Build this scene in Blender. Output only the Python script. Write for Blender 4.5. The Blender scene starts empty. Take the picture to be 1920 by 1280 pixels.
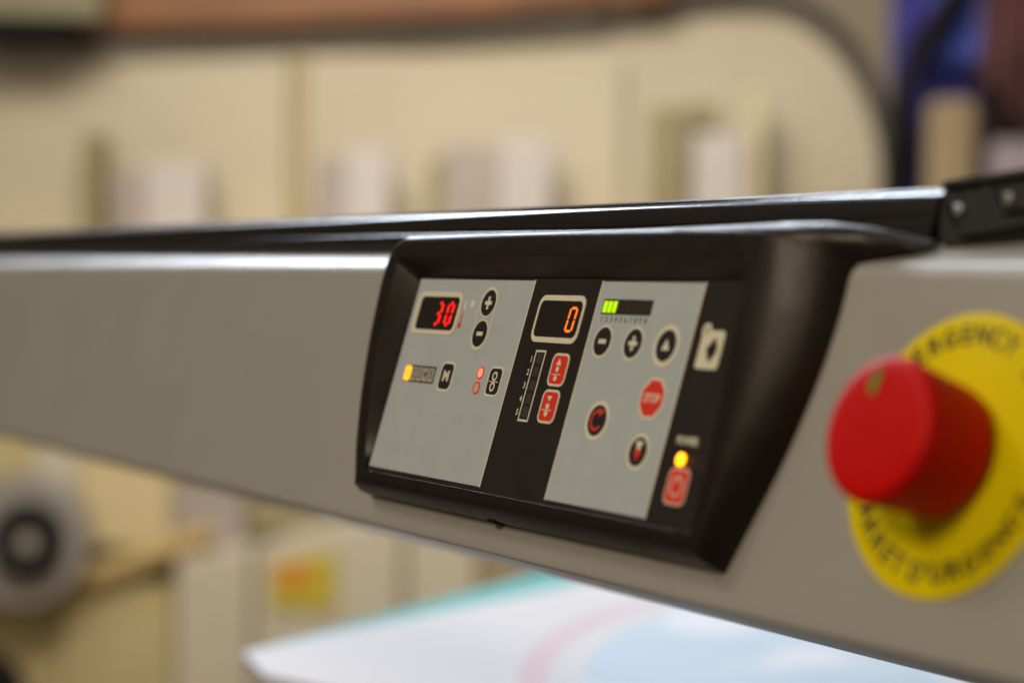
import bpy, bmesh, math, random
from mathutils import Vector, Matrix
random.seed(7)
C = bpy.context.scene.collection
S = bpy.context.scene
PI = math.pi

# ------------------------------------------------------------------ camera
cam_d = bpy.data.cameras.new('camera')
cam_d.sensor_width = 36.0
cam_d.lens = 71.12
cam_d.clip_start = 0.02
cam_d.clip_end = 60.0
cam_d.dof.use_dof = True
cam_d.dof.focus_distance = 0.812
cam_d.dof.aperture_fstop = 4.1
cam_d.dof.aperture_blades = 9
cam = bpy.data.objects.new('camera', cam_d)
C.objects.link(cam)
CAM = Vector((0.79807, -0.42051, -0.00164))
fw = Vector((-0.862434, 0.505385, -0.028155))
rt = Vector((0.505116, 0.862894, 0.016490))
up = rt.cross(fw).normalized()
cam.matrix_world = Matrix(((rt.x, up.x, -fw.x, CAM.x), (rt.y, up.y, -fw.y, CAM.y),
                           (rt.z, up.z, -fw.z, CAM.z), (0, 0, 0, 1)))
S.camera = cam
try:
    S.view_settings.view_transform = 'Standard'
    S.view_settings.look = 'None'
except Exception:
    pass
S.view_settings.exposure = 0.0
S.view_settings.gamma = 1.0

# ------------------------------------------------------------------ light of the workshop
W = bpy.data.worlds.new('World'); S.world = W; W.use_nodes = True
W.node_tree.nodes['Background'].inputs[0].default_value = (1.0, 0.83, 0.60, 1)
W.node_tree.nodes['Background'].inputs[1].default_value = 0.085

def area(name, loc, target, sx, sy, power, color):
    d = bpy.data.lights.new(name, 'AREA'); d.shape = 'RECTANGLE'; d.size = sx; d.size_y = sy
    d.energy = power; d.color = color
    o = bpy.data.objects.new(name, d); C.objects.link(o); o.location = loc
    o.rotation_euler = (Vector(target) - Vector(loc)).to_track_quat('-Z', 'Y').to_euler()
    return o
# cool lights placed for edge highlights, warm ones added for front fill and background
area('highlight_lamp_cool', (-2.75, 0.50, 1.55), (0.0, 0.05, 0.0), 0.8, 0.4, 54, (0.80, 0.88, 1.0))
area('highlight_lamp_cool', (-2.15, 1.65, 1.50), (0.2, 0.0, 0.0), 0.45, 0.22, 19, (0.80, 0.88, 1.0))  # added for the highlight on the housing's upper right corner
area('highlight_lamp_cool', (-1.35, 0.60, 1.85), (0.35, 0.0, 0.0), 0.5, 0.2, 15, (0.84, 0.90, 1.0))  # added to brighten the beam's shoulder highlight near the emergency stop
area('fill_lamp_warm', (-1.1, -1.7, 2.0), (0.1, 0.0, 0.0), 1.0, 0.6, 20, (1.0, 0.92, 0.78))
area('fill_lamp_warm', (0.95, -2.1, 1.15), (0.2, 0.0, 0.0), 0.16, 0.6, 26, (1.0, 0.82, 0.60))  # narrow light added to give the warm streak on the housing side
bl = area('fill_lamp_warm', (-1.25, 0.35, 1.7), (-3.2, 2.0, -0.1), 1.4, 0.7, 28, (1.0, 0.91, 0.78))  # added to light the background; limited spread keeps it off the board
bl.data.spread = math.radians(110)

# ------------------------------------------------------------------ materials
def mat(name, col, rough=0.5, metal=0.0, noise=0.0, nscale=60.0, bump=0.0, bscale=900.0, emit=None, estr=0.0, spec=0.5, coat=0.0):
    m = bpy.data.materials.new(name); m.use_nodes = True
    nt = m.node_tree; b = nt.nodes['Principled BSDF']
    b.inputs['Base Color'].default_value = (*col, 1)
    b.inputs['Roughness'].default_value = rough
    b.inputs['Metallic'].default_value = metal
    b.inputs['Specular IOR Level'].default_value = spec
    b.inputs['Coat Weight'].default_value = coat
    tc = nt.nodes.new('ShaderNodeTexCoord')
    if noise > 0:
        n = nt.nodes.new('ShaderNodeTexNoise'); n.inputs['Scale'].default_value = nscale
        n.inputs['Detail'].default_value = 6.0
        nt.links.new(tc.outputs['Object'], n.inputs['Vector'])
        r = nt.nodes.new('ShaderNodeMapRange')
        r.inputs['From Min'].default_value = 0.25; r.inputs['From Max'].default_value = 0.75
        r.inputs['To Min'].default_value = 1 - noise; r.inputs['To Max'].default_value = 1 + noise
        nt.links.new(n.outputs['Fac'], r.inputs['Value'])
        mx = nt.nodes.new('ShaderNodeVectorMath'); mx.operation = 'SCALE'
        mx.inputs[0].default_value = col
        nt.links.new(r.outputs[0], mx.inputs['Scale'])
        nt.links.new(mx.outputs[0], b.inputs['Base Color'])
    if bump > 0:
        n2 = nt.nodes.new('ShaderNodeTexNoise'); n2.inputs['Scale'].default_value = bscale
        n2.inputs['Detail'].default_value = 3.0
        nt.links.new(tc.outputs['Object'], n2.inputs['Vector'])
        bp = nt.nodes.new('ShaderNodeBump'); bp.inputs['Strength'].default_value = bump
        bp.inputs['Distance'].default_value = 0.0002
        nt.links.new(n2.outputs['Fac'], bp.inputs['Height'])
        nt.links.new(bp.outputs[0], b.inputs['Normal'])
    if bump >= 0.25 and not emit:
        n3 = nt.nodes.new('ShaderNodeTexNoise'); n3.inputs['Scale'].default_value = 22.0
        n3.inputs['Detail'].default_value = 8.0; n3.inputs['Roughness'].default_value = 0.65; n3.inputs['Distortion'].default_value = 0.6
        nt.links.new(tc.outputs['Object'], n3.inputs['Vector'])
        r3 = nt.nodes.new('ShaderNodeMapRange')
        r3.inputs['From Min'].default_value = 0.3; r3.inputs['From Max'].default_value = 0.7
        r3.inputs['To Min'].default_value = rough - 0.06; r3.inputs['To Max'].default_value = rough + 0.09
        nt.links.new(n3.outputs['Fac'], r3.inputs['Value']); nt.links.new(r3.outputs[0], b.inputs['Roughness'])
    if emit:
        b.inputs['Emission Color'].default_value = (*emit, 1)
        b.inputs['Emission Strength'].default_value = estr
    return m

M = {}
M['beam'] = mat('grey_powder_coat', (0.355, 0.345, 0.32), 0.33, noise=0.035, nscale=14, bump=0.35, bscale=1400)
M['plastic'] = mat('black_textured_plastic', (0.015, 0.0105, 0.0075), 0.31, noise=0.15, nscale=90, bump=0.5, bscale=1800, spec=0.28)
M['rail'] = mat('black_anodised_metal', (0.011, 0.008, 0.006), 0.25, noise=0.1, nscale=50, bump=0.12, spec=0.35)
M['cap'] = mat('black_moulded_plastic', (0.012, 0.010, 0.008), 0.42, bump=0.3, spec=0.35)
M['screw'] = mat('zinc_screw', (0.40, 0.42, 0.38), 0.45, metal=0.5, bump=0.3)
M['label_grey'] = mat('grey_membrane', (0.44, 0.49, 0.51), 0.48, noise=0.05, nscale=70, bump=0.25, bscale=2500)
M['label_black'] = mat('black_membrane', (0.016, 0.0105, 0.0085), 0.48, noise=0.12, nscale=80, bump=0.3, bscale=2500, spec=0.3)
M['white'] = mat('cream_print', (0.74, 0.70, 0.54), 0.5)
M['black'] = mat('black_print', (0.012, 0.010, 0.012), 0.42)
M['red'] = mat('red_print', (0.74, 0.028, 0.010), 0.45)
M['orange'] = mat('orange_print', (0.62, 0.05, 0.015), 0.45)
M['smoke'] = mat('smoked_window', (0.016, 0.012, 0.010), 0.22)
M['seg_off'] = mat('unlit_segment', (0.045, 0.042, 0.034), 0.35)
M['seg_dim'] = mat('unlit_bar', (0.040, 0.026, 0.014), 0.35)
M['cell'] = mat('unlit_counter_cell', (0.48, 0.45, 0.38), 0.4)
M['pink'] = mat('pink_window', (0.72, 0.42, 0.34), 0.4)
M['led_red'] = mat('lit_red_segment', (0.3, 0.0, 0.0), 0.4, emit=(1.0, 0.012, 0.008), estr=1.5)
M['led_orange'] = mat('lit_orange_segment', (0.3, 0.05, 0.0), 0.4, emit=(1.0, 0.19, 0.012), estr=1.5)
M['led_amber'] = mat('lit_amber_lamp', (0.3, 0.1, 0.0), 0.4, emit=(1.0, 0.42, 0.01), estr=1.7)
M['led_amber2'] = mat('lit_power_lamp', (0.3, 0.1, 0.0), 0.4, emit=(1.0, 0.33, 0.005), estr=4.5)
M['led_green'] = mat('lit_lime_bar', (0.1, 0.2, 0.0), 0.4, emit=(0.50, 0.86, 0.0), estr=1.1)
M['led_pink'] = mat('lit_red_lamp', (0.4, 0.05, 0.03), 0.4, emit=(1.0, 0.10, 0.05), estr=3.2)
M['faint'] = mat('faint_segment', (0.12, 0.03, 0.006), 0.4)
M['yellow'] = mat('yellow_plate', (0.78, 0.63, 0.0), 0.6, spec=0.08, noise=0.04, nscale=40, bump=0.1)
M['yellow_ink'] = mat('dark_ink_on_yellow', (0.015, 0.012, 0.006), 0.5)
M['estop'] = mat('red_button_plastic', (0.58, 0.002, 0.0), 0.5, spec=0.15, noise=0.03, nscale=60, bump=0.15, bscale=600)
M['green'] = mat('green_print', (0.015, 0.28, 0.03), 0.5)

# ------------------------------------------------------------------ mesh helpers
def link(name, me, mats, parent=None, loc=None):
    for m in mats: me.materials.append(m)
    o = bpy.data.objects.new(name, me); C.objects.link(o)
    if parent is not None: o.parent = parent
    if loc is not None: o.location = loc
    return o
def tag(o, label=None, cat=None, group=None, kind=None):
    if label: o['label'] = label
    if cat: o['category'] = cat
    if group: o['group'] = group
    if kind: o['kind'] = kind
    return o

# Panel frame, in millimetres: u to the right, v down, n out of the panel.
# Local metres of the machine: x = u, y = -n, z = -v
def L(u, v, n): return Vector((u * 0.001, -n * 0.001, -v * 0.001))

class Flat:
    """printed or moulded pieces of the keypad collected into one mesh"""
    def __init__(s): s.bm = bmesh.new(); s.mats = []
    def mi(s, k):
        m = M[k]
        if m not in s.mats: s.mats.append(m)
        return s.mats.index(m)
    def poly(s, pts, n0, n1, k, dome=0.0):
        i = s.mi(k); bm = s.bm
        a = [bm.verts.new(L(u, v, n0)) for u, v in pts]
        b = [bm.verts.new(L(u, v, n1)) for u, v in pts]
        fs = []
        for j in range(len(pts)):
            q = (j + 1) % len(pts)
            fs.append(bm.faces.new((a[j], a[q], b[q], b[j])))
        if dome:
            cu = sum(p[0] for p in pts) / len(pts); cv = sum(p[1] for p in pts) / len(pts)
            prev = b
            for t, h in ((0.75, 0.55), (0.45, 0.88)):
                nx = [bm.verts.new(L(cu + (u - cu) * t, cv + (v - cv) * t, n1 + dome * h)) for u, v in pts]
                for j in range(len(pts)):
                    q = (j + 1) % len(pts)
                    f = bm.faces.new((prev[j], prev[q], nx[q], nx[j])); f.smooth = True; fs.append(f)
                prev = nx
            fs.append(bm.faces.new(prev)); fs[-1].smooth = True
        else:
            fs.append(bm.faces.new(b))
        fs.append(bm.faces.new(a[::-1]))
        for f in fs: f.material_index = i
        bmesh.ops.recalc_face_normals(bm, faces=fs)
    def ring(s, outer, inner, n0, n1, k):
        i = s.mi(k); bm = s.bm; N = len(outer)
        o0 = [bm.verts.new(L(u, v, n0)) for u, v in outer]; o1 = [bm.verts.new(L(u, v, n1)) for u, v in outer]
        i0 = [bm.verts.new(L(u, v, n0)) for u, v in inner]; i1 = [bm.verts.new(L(u, v, n1)) for u, v in inner]
        fs = []
        for j in range(N):
            q = (j + 1) % N
            fs += [bm.faces.new((o0[j], o0[q], o1[q], o1[j])), bm.faces.new((o1[j], o1[q], i1[q], i1[j])),
                   bm.faces.new((i1[j], i1[q], i0[q], i0[j])), bm.faces.new((i0[j], i0[q], o0[q], o0[j]))]
        for f in fs: f.material_index = i
        bmesh.ops.recalc_face_normals(bm, faces=fs)
    def text(s, txt, u, v, size, n0, k, bold=0.0, sx=1.0, rot=0.0, align='CENTER', shear=0.0, place=None):
        cu = bpy.data.curves.new('t', 'FONT'); cu.body = txt; cu.size = size
        cu.align_x = align; cu.align_y = 'CENTER'; cu.offset = bold; cu.extrude = 0.035; cu.resolution_u = 3
        cu.shear = shear
        ob = bpy.data.objects.new('t', cu); C.objects.link(ob)
        dg = bpy.context.evaluated_depsgraph_get()
        me = bpy.data.meshes.new_from_object(ob.evaluated_get(dg))
        i = s.mi(k); vs = []
        c, sn = math.cos(rot), math.sin(rot)
        for w in me.vertices:
            x, y = w.co.x * sx, w.co.y
            vs.append(s.bm.verts.new(L(u + x * c + y * sn, v - y * c + x * sn, n0 + 0.035 + w.co.z)))
        for p in me.polygons:
            try:
                f = s.bm.faces.new([vs[q] for q in p.vertices]); f.material_index = i
            except ValueError: pass
        bpy.data.objects.remove(ob); bpy.data.curves.remove(cu); bpy.data.meshes.remove(me)
    def build(s, name, parent, label=None):
        bm = s.bm
        xs = [v.co for v in bm.verts]
        c = Vector(((min(p.x for p in xs) + max(p.x for p in xs)) / 2, (min(p.y for p in xs) + max(p.y for p in xs)) / 2,
                    (min(p.z for p in xs) + max(p.z for p in xs)) / 2))
        bmesh.ops.translate(bm, verts=bm.verts, vec=-c)
        me = bpy.data.meshes.new(name); bm.to_mesh(me); bm.free()
        o = link(name, me, s.mats, parent, c)
        if label: o['label'] = label
        return o

def circle(cu, cv, r, n=40, r2=None):
    r2 = r2 or r
    return [(cu + r * math.cos(2 * PI * i / n), cv + r2 * math.sin(2 * PI * i / n)) for i in range(n)]
def rrect(u0, v0, u1, v1, r, n=6):
    out = []
    for cx, cy, a0 in ((u1 - r, v1 - r, 0), (u0 + r, v1 - r, 90), (u0 + r, v0 + r, 180), (u1 - r, v0 + r, 270)):
        for i in range(n + 1):
            a = math.radians(a0 + 90 * i / n); out.append((cx + r * math.cos(a), cy + r * math.sin(a)))
    return out
def rect(u0, v0, u1, v1): return [(u0, v0), (u1, v0), (u1, v1), (u0, v1)]
def pill(cu, v0, v1, r, n=14):
    out = []
    for i in range(n + 1):
        a = math.radians(180 + 180 * i / n); out.append((cu + r * math.cos(a), v0 + r * math.sin(a)))
    for i in range(n + 1):
        a = math.radians(180 * i / n); out.append((cu + r * math.cos(a), v1 + r * math.sin(a)))
    return out

def smooth_by_angle(o, deg=35):
    me = o.data; bm = bmesh.new(); bm.from_mesh(me)
    for f in bm.faces: f.smooth = True
    for e in bm.edges:
        if len(e.link_faces) == 2: e.smooth = e.calc_face_angle(0) < math.radians(deg)
    bm.to_mesh(me); bm.free()
def weighted(o):
    w = o.modifiers.new('weighted normals', 'WEIGHTED_NORMAL'); w.keep_sharp = True; w.weight = 80

# ================================================================== THE MACHINE
PHI = math.radians(16.637)
machine = bpy.data.objects.new('laminating_machine', None); C.objects.link(machine)
machine.rotation_euler = (-PHI, 0, 0)
tag(machine, 'grey laminating machine beam with black control panel and red emergency stop', 'machine')

# ---- grey cross beam: a folded sheet cover, extruded along u
def beam_profile():
    p = [(-12, 108.6), (-12, 106.0)]
    R_ = 9.0; cv = -5.6; cn = -12 - R_           # rounded shoulder
    for i in range(0, 15):
        a = math.radians(52 * i / 14)
        p.append((cn + R_ * math.cos(a), cv - R_ * math.sin(a)))
    n, v = p[-1]
    d = math.radians(52)
    for t in (3, 12, 22, 30):
        p.append((n - t * math.sin(d), v - t * math.cos(d)))
    n, v = p[-1]
    p += [(n - 6, v - 1.0), (n - 60, v - 2), (n - 110, v + 6), (n - 112, v + 14), (n - 112, 104), (n - 108, 110), (-18, 110.2), (-14.2, 110.2), (-12.6, 109.7)]
    return p
def extrude_profile(name, prof, u0, u1, mats, parent, segs=1, angle=35, bev=0):
    bm = bmesh.new(); rings = []
    for k in range(segs + 1):
        u = u0 + (u1 - u0) * k / segs
        rings.append([bm.verts.new(L(u, v, n)) for n, v in prof])
    N = len(prof)
    for k in range(segs):
        for j in range(N):
            q = (j + 1) % N
            bm.faces.new((rings[k][j], rings[k][q], rings[k + 1][q], rings[k + 1][j]))
    bm.faces.new(rings[0][::-1]); bm.faces.new(rings[-1])
    bmesh.ops.recalc_face_normals(bm, faces=bm.faces)
    me = bpy.data.meshes.new(name); bm.to_mesh(me); bm.free()
    o = link(name, me, mats, parent); smooth_by_angle(o, angle); weighted(o)
    return o
beam = extrude_profile('beam_cover', beam_profile(), -1350, 560, [M['beam']], machine)
# plain end cabinets that carry the beam, beyond both sides of the picture
for u0, u1 in ((-1420, -1351), (561, 640)):
    extrude_profile('side_frame', [(20, -40), (20, 150), (14, 170), (-150, 170), (-160, 150), (-160, -40), (-150, -52), (0, -52)], u0, u1, [M['beam']], machine)

# ---- black top rail with a groove in its sloped top
rail_prof = [(-24.2, -22.5), (-23, -24.0), (-23, -29.0), (-23.3, -29.5), (-23.3, -30.3), (-23, -30.8), (-23, -37.0), (-23.4, -38.0), (-24.2, -38.9),
             (-25.3, -39.7), (-25.9, -39.0), (-27.3, -39.6), (-27.5, -41.0), (-27.6, -41.6),
             (-30.0, -43.2), (-31.6, -43.8), (-52, -44.5), (-54, -43), (-54, -30), (-50, -24)]
rail = extrude_profile('top_rail', rail_prof, -1350, 298.4, [M['rail']], machine, angle=28)

# ---- moulded end piece of the rail, tilted up a little, with ribs and two screws
def rail_end():
    f = Flat()
    top = [(297.0, -39.6), (298.6, -41.6), (301.2, -42.6), (318.8, -43.9), (340, -45.6), (372, -48.4)]
    bot = [(372, -28.8), (341, -24.9), (328, -22.5), (314, -20.9), (304.9, -20.9), (301.4, -22.6), (299.6, -27)]
    prof = top + bot
    f.poly(prof, -52, -24.6, 'cap')
    o = f.build('rail_end_bracket', machine)
    bev = o.modifiers.new('bevel', 'BEVEL'); bev.width = 0.0009; bev.segments = 3; bev.limit_method = 'ANGLE'
    # raised lips and ribs
    def rib(pts, w, n0, n1, name='rib'):
        g = Flat()
        left, right = [], []
        for i, (u, v) in enumerate(pts):
            a = pts[max(i - 1, 0)]; b = pts[min(i + 1, len(pts) - 1)]
            du, dv = b[0] - a[0], b[1] - a[1]; l = math.hypot(du, dv)
            left.append((u - dv / l * w / 2, v + du / l * w / 2)); right.append((u + dv / l * w / 2, v - du / l * w / 2))
        for i in range(len(pts) - 1):
            g.poly([left[i], left[i + 1], right[i + 1], right[i]], n0, n1 + 0.002 * i, 'cap')
        return g.build(name, o)
    for r_ in (rib([(299.4, -40.9), (302.5, -41.7), (318.8, -42.9), (340, -44.6), (371.5, -47.4)], 1.8, -24.6, -22.0),
               rib([(302.8, -33.5), (303.8, -31.2), (306.6, -28.6), (309.6, -25.7), (312.2, -24.4), (325.8, -25.7), (339.5, -27.6), (371.5, -32)], 1.5, -24.6, -22.2),
               rib([(319.0, -41.0), (321.6, -38.6), (324.0, -36.6), (326.0, -34.2), (327.8, -32.2), (331, -31.9), (337.7, -33.0), (371.5, -37.8)], 1.3, -24.6, -22.4)):
        r_.location.x += 0; w = r_.matrix_basis.copy()
        r_.location = Vector(r_.location) - Vector(o.location)
    for (u, v) in ((308.6, -32.9), (329.8, -36.0)):
        g = Flat(); g.poly(circle(u, v, 2.0, 24), -24.6, -22.9, 'screw', dome=0.45)
        g.poly(rect(u - 1.3, v - 0.25, u + 1.3, v + 0.25), -22.5, -22.38, 'seg_off')
        g.poly(rect(u - 0.25, v - 1.3, u + 0.25, v - 0.26), -22.5, -22.38, 'seg_off')
        g.poly(rect(u - 0.25, v + 0.26, u + 0.25, v + 1.3), -22.5, -22.38, 'seg_off')
        s_ = g.build('screw', o); s_.location = Vector(s_.location) - Vector(o.location)
    return o
rail_end()

# ---- control panel housing: nested outlines lofted into one moulded shell
def nf(v): return 8.0 - 0.07 * v           # plane of the front rim
def loop(tl, top, tr, right, br, bottom, bl, left):
    """eight runs of points -> one closed loop, each run already sampled"""
    return tl + top + tr + right + br + bottom + bl + left
def lerp(a, b, t): return a + (b - a) * t
def resample(pts, n):
    ds = [0]
    for i in range(1, len(pts)): ds.append(ds[-1] + (Vector(pts[i]) - Vector(pts[i - 1])).length)
    out = []
    for k in range(n):
        t = ds[-1] * k / (n - 1); i = 0
        while i < len(ds) - 2 and ds[i + 1] < t: i += 1
        s_ = 0 if ds[i + 1] == ds[i] else (t - ds[i]) / (ds[i + 1] - ds[i])
        out.append(tuple(lerp(pts[i][c], pts[i + 1][c], s_) for c in range(3)))
    return out
def spline(pts, n):
    """Catmull-Rom through 3-D points"""
    P = [Vector(p) for p in pts]; P = [2 * P[0] - P[1]] + P + [2 * P[-1] - P[-2]]
    dense = []
    for i in range(1, len(P) - 2):
        for k in range(12):
            t = k / 12
            dense.append(0.5 * ((2 * P[i]) + (-P[i - 1] + P[i + 1]) * t + (2 * P[i - 1] - 5 * P[i] + 4 * P[i + 1] - P[i + 2]) * t * t
                                + (-P[i - 1] + 3 * P[i] - 3 * P[i + 1] + P[i + 2]) * t ** 3))
    dense.append(P[-2])
    return resample([tuple(p) for p in dense], n)
NT, NR, NB, NL = 84, 26, 24, 32
def make_loop(top, right, bottom, left):
    """each side runs corner to corner clockwise: TL->TR->BR->BL->TL"""
    if isinstance(top, tuple):
        t1, t2 = top; a = spline(t1, NT - 33) + spline(t2, 34)[1:]
    else:
        t1 = top[:-1] if len(top) > 2 else [top[0], tuple(lerp(top[0][c], top[1][c], .97) for c in range(3))]
        a = spline(t1, NT - 33) + spline([t1[-1], top[-1]], 34)[1:]
    b = spline(right, NR); c = spline(bottom, NB); d = spline(left, NL)
    return a[:-1] + b[:-1] + c[:-1] + d[:-1]
P3 = lambda u, v, dn=0.0: (u, v, nf(v) + dn)
loops = []
# A: foot of the funnel on the keypad plane
loops.append(make_loop([(-1, -1.4, -.4), (247, -1.4, -.4)], [(247, -1.4, -.4), (247, 88.15, -.4)], [(247, 88.15, -.4), (-1, 88.15, -.4)], [(-1, 88.15, -.4), (-1, -1.4, -.4)]))
loops.append(make_loop([(-1, -1.4, .25), (247, -1.4, .25)], [(247, -1.4, .25), (247, 88.15, .25)], [(247, 88.15, .25), (-1, 88.15, .25)], [(-1, 88.15, .25), (-1, -1.4, .25)]))
def rimloop(k, dn):   # k = how far outwards from the inner edge, mm
    return make_loop([P3(-11 - k, -8 - k, dn), P3(120, -8 - k, dn), P3(247.3 + k, -8 - k, dn)],
                     [P3(247.3 + k, -8 - k, dn), P3(248.2 + k, 30, dn), P3(247.8 + k, 60, dn), P3(246.5 + k, 88.2 + k, dn)],
                     [P3(246.5 + k, 88.2 + k, dn), P3(120, 88.2 + k, dn), P3(-.8 - k, 88.2 + k, dn)],
                     [P3(-.8 - k, 88.2 + k, dn), P3(-3.2 - k, 79.6, dn), P3(-7.6 - k, 60.7, dn), P3(-12.0 - k, 36, dn), P3(-12.4 - k, 10, dn), P3(-11 - k, -8 - k, dn)])
loops.append(rimloop(-0.10, -0.12))
loops.append(rimloop(0.0, -0.03))
loops.append(rimloop(0.12, 0.0))
# C: outer edge of the flat front
def front_loop(k, dn, dr, tail):
    return make_loop([P3(-9 - .2 * k, -14.2 - k, dn), P3(100, -15.0 - k, dn), P3(200, -15.0 - k, dn), P3(252 + dr, -14.6 - k + tail * .4, dn)],
                     [P3(252 + dr, -14.6 - k + tail * .4, dn), P3(252.5 + dr, 20, dn), P3(251.5 + dr, 55, dn), P3(248.2 + dr * .3, 90.8 + k, dn)],
                     [P3(248.2 + dr * .3, 90.8 + k, dn), P3(120, 90.8 + k, dn), P3(-5.5 - k * .8, 91.0 + k, dn)],
                     [P3(-5.5 - k * .8, 91.0 + k, dn), P3(-10.6 - k, 80, dn), P3(-16.5 - k, 60.7, dn), P3(-20.6 - k, 36, dn), P3(-21.6 - k, 14, dn), P3(-20.5 - k, -3, dn), P3(-16.0 - k * .8, -11.5 - k * .5, dn), P3(-9 - .2 * k, -14.2 - k, dn)])
loops.append(front_loop(0.0, 0.0, 0.0, 0))
loops.append(front_loop(2.0, -0.35, 2.5, 1.8))
def side_loop(n_tl, top, right, n_b, vb, ul, un_):
    """outer loops: own explicit points"""
    return make_loop(top, right,
                     [right[-1], (120, vb, n_b), (ul[0], vb, n_b)],
                     [(ul[0], vb, n_b)] + [(u, v, un_(v)) for u, v in ul[1]] + [top[0]])
LU = [(-13.0, 88), (-17.8, 76), (-21.5, 58), (-24.2, 36), (-25.2, 14), (-23.6, -5), (-18.5, -13.8)]
def side_loop(head_, tail_, right, n_b, vb, ul, un_):
    return make_loop((head_, [head_[-1]] + tail_), right,
                     [right[-1], (120, vb, n_b), (ul[0], vb, n_b)],
                     [(ul[0], vb, n_b)] + [(u, v, un_(v)) for u, v in ul[1]] + [head_[0]])
LU2 = [(-14.5, 88), (-19, 76), (-22.5, 58), (-25.2, 36), (-26.2, 14), (-24.6, -6), (-19.2, -15.0)]
# D1
loops.append(side_loop([(-9.6, -17.6, 7.3), (100, -18.0, 7.4), (200, -18.0, 7.4), (244, -17.9, 7.2)],
                       [(254, -17.9, 6.9), (260.0, -16.8, 6.3), (262, -13.9, 5.6)],
                       [(262, -13.9, 5.6), (262.5, 10, 4.2), (261.5, 35, 2.6), (257.5, 60, 1.6), (250.5, 94.6, .2)],
                       .2, 94.8, (-9.0, LU), lambda v: nf(v) - 1.9))
# D2
loops.append(side_loop([(-10.5, -18.9, 3.5), (100, -19.4, 3.5), (205, -20.0, 3.3), (247, -20.6, 2.6)],
                       [(260, -21.0, 1.2), (269.6, -18.6, -1.0), (271.5, -12.9, -2.8)],
                       [(271.5, -12.9, -2.8), (272.0, 8, -3.2), (269.5, 32, -3.6), (263.5, 60, -4.2), (251.8, 96.8, -4.6)],
                       -4.6, 97.1, (-11.5, LU2), lambda v: nf(v) - 6.0))
# D3
loops.append(side_loop([(-10.5, -19.4, -4), (100, -20.4, -5), (210, -21.6, -6), (252, -22.8, -7)],
                       [(268, -24.0, -7.6), (279.5, -20.0, -9.4), (276.6, -12.2, -9.4)],
                       [(276.6, -12.2, -9.4), (277.0, 8, -9.4), (273.9, 32, -9.4), (266.8, 60, -9.4), (252.7, 97.6, -9.4)],
                       -9.4, 97.7, (-12.0, LU2), lambda v: -9.4))
# D4, half way down the tail
loops.append(side_loop([(-10.5, -19.5, -13), (100, -21.1, -14), (212, -22.6, -16), (258, -24.4, -15.5)],
                       [(281, -24.4, -14.6), (292.5, -19.8, -14.4), (277.6, -11.9, -12.6)],
                       [(277.6, -11.9, -12.6), (277.8, 8, -12.6), (274.6, 32, -12.6), (267.3, 60, -12.6), (252.9, 97.75, -12.6)],
                       -12.6, 97.75, (-12.1, LU2), lambda v: -12.6))
# E on the beam
loops.append(side_loop([(-10.5, -19.6, -22), (100, -21.8, -24), (215, -23.5, -26), (264, -26.0, -25)],
                       [(292, -24.2, -22.5), (305, -19.4, -19.0), (277.8, -11.8, -13.2)],
                       [(277.8, -11.8, -13.2), (277.9, 8, -13.2), (274.8, 32, -13.2), (267.4, 60, -13.2), (253.0, 97.8, -13.2)],
                       -13.2, 97.8, (-12.2, LU2), lambda v: -13.2))
def housing():
    bm = bmesh.new(); rings = [[bm.verts.new(L(*p)) for p in lp] for lp in loops]
    N = len(loops[0])
    for k in range(len(rings) - 1):
        for j in range(N):
            q = (j + 1) % N
            bm.faces.new((rings[k][j], rings[k][q], rings[k + 1][q], rings[k + 1][j]))
    bm.faces.new(rings[0]); bm.faces.new(rings[-1][::-1])
    bmesh.ops.recalc_face_normals(bm, faces=bm.faces)
    for f in bm.faces: f.smooth = len(f.verts) == 4
    # crisp ridges: lower right corner and the ridge between side and top on the right
    bm.edges.ensure_lookup_table()
    cidx = {NT - 1: 6, NT - 1 + NR - 1: 2, NT + NR + NB - 3: 2}
    for col, k0 in cidx.items():
        for k in range(k0, len(rings) - 1):
            e = bm.edges.get((rings[k][col % N], rings[k + 1][col % N]))
            if e: e.smooth = False
    for k in (1, 2, 4):
        for j in range(N):
            e = bm.edges.get((rings[k][j], rings[k][(j + 1) % N]))
            if e: e.smooth = False
    me = bpy.data.meshes.new('control_panel'); bm.to_mesh(me); bm.free()
    o = link('control_panel', me, [M['plastic']], machine); weighted(o)
    return o
panel = housing()
# small moulding tab under the housing
f = Flat(); f.poly(rrect(101, 96.8, 106, 98.45, .4), -12, -6.0, 'plastic'); f.build('moulding_tab', panel)

# ---- keypad overlay
def piece(name, fn, label=None):
    g = Flat(); fn(g); return g.build(name, panel, label)
piece('keypad_overlay', lambda g: g.poly(rect(-0.6, -1.0, 246.6, 87.9), -.3, 0.06, 'label_black'))
def grey(u0, u1, lines):
    def fn(g):
        g.poly(rect(u0, 0, u1, 85.9), .06, .12, 'label_grey')
        for a, b in lines: g.poly(rect(a, -0.3 if a > 1 else 0, b, 86.1), .06, .17, 'white')
    return fn
piece('grey_keypad_field', grey(0, 98.6, [(98.6, 99.25)]))
piece('grey_keypad_field', grey(149.3, 215.4, [(148.55, 149.3), (215.4, 216.2)]))
G = .12      # surface of the grey fields
B_ = .06     # surface of the black field

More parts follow.
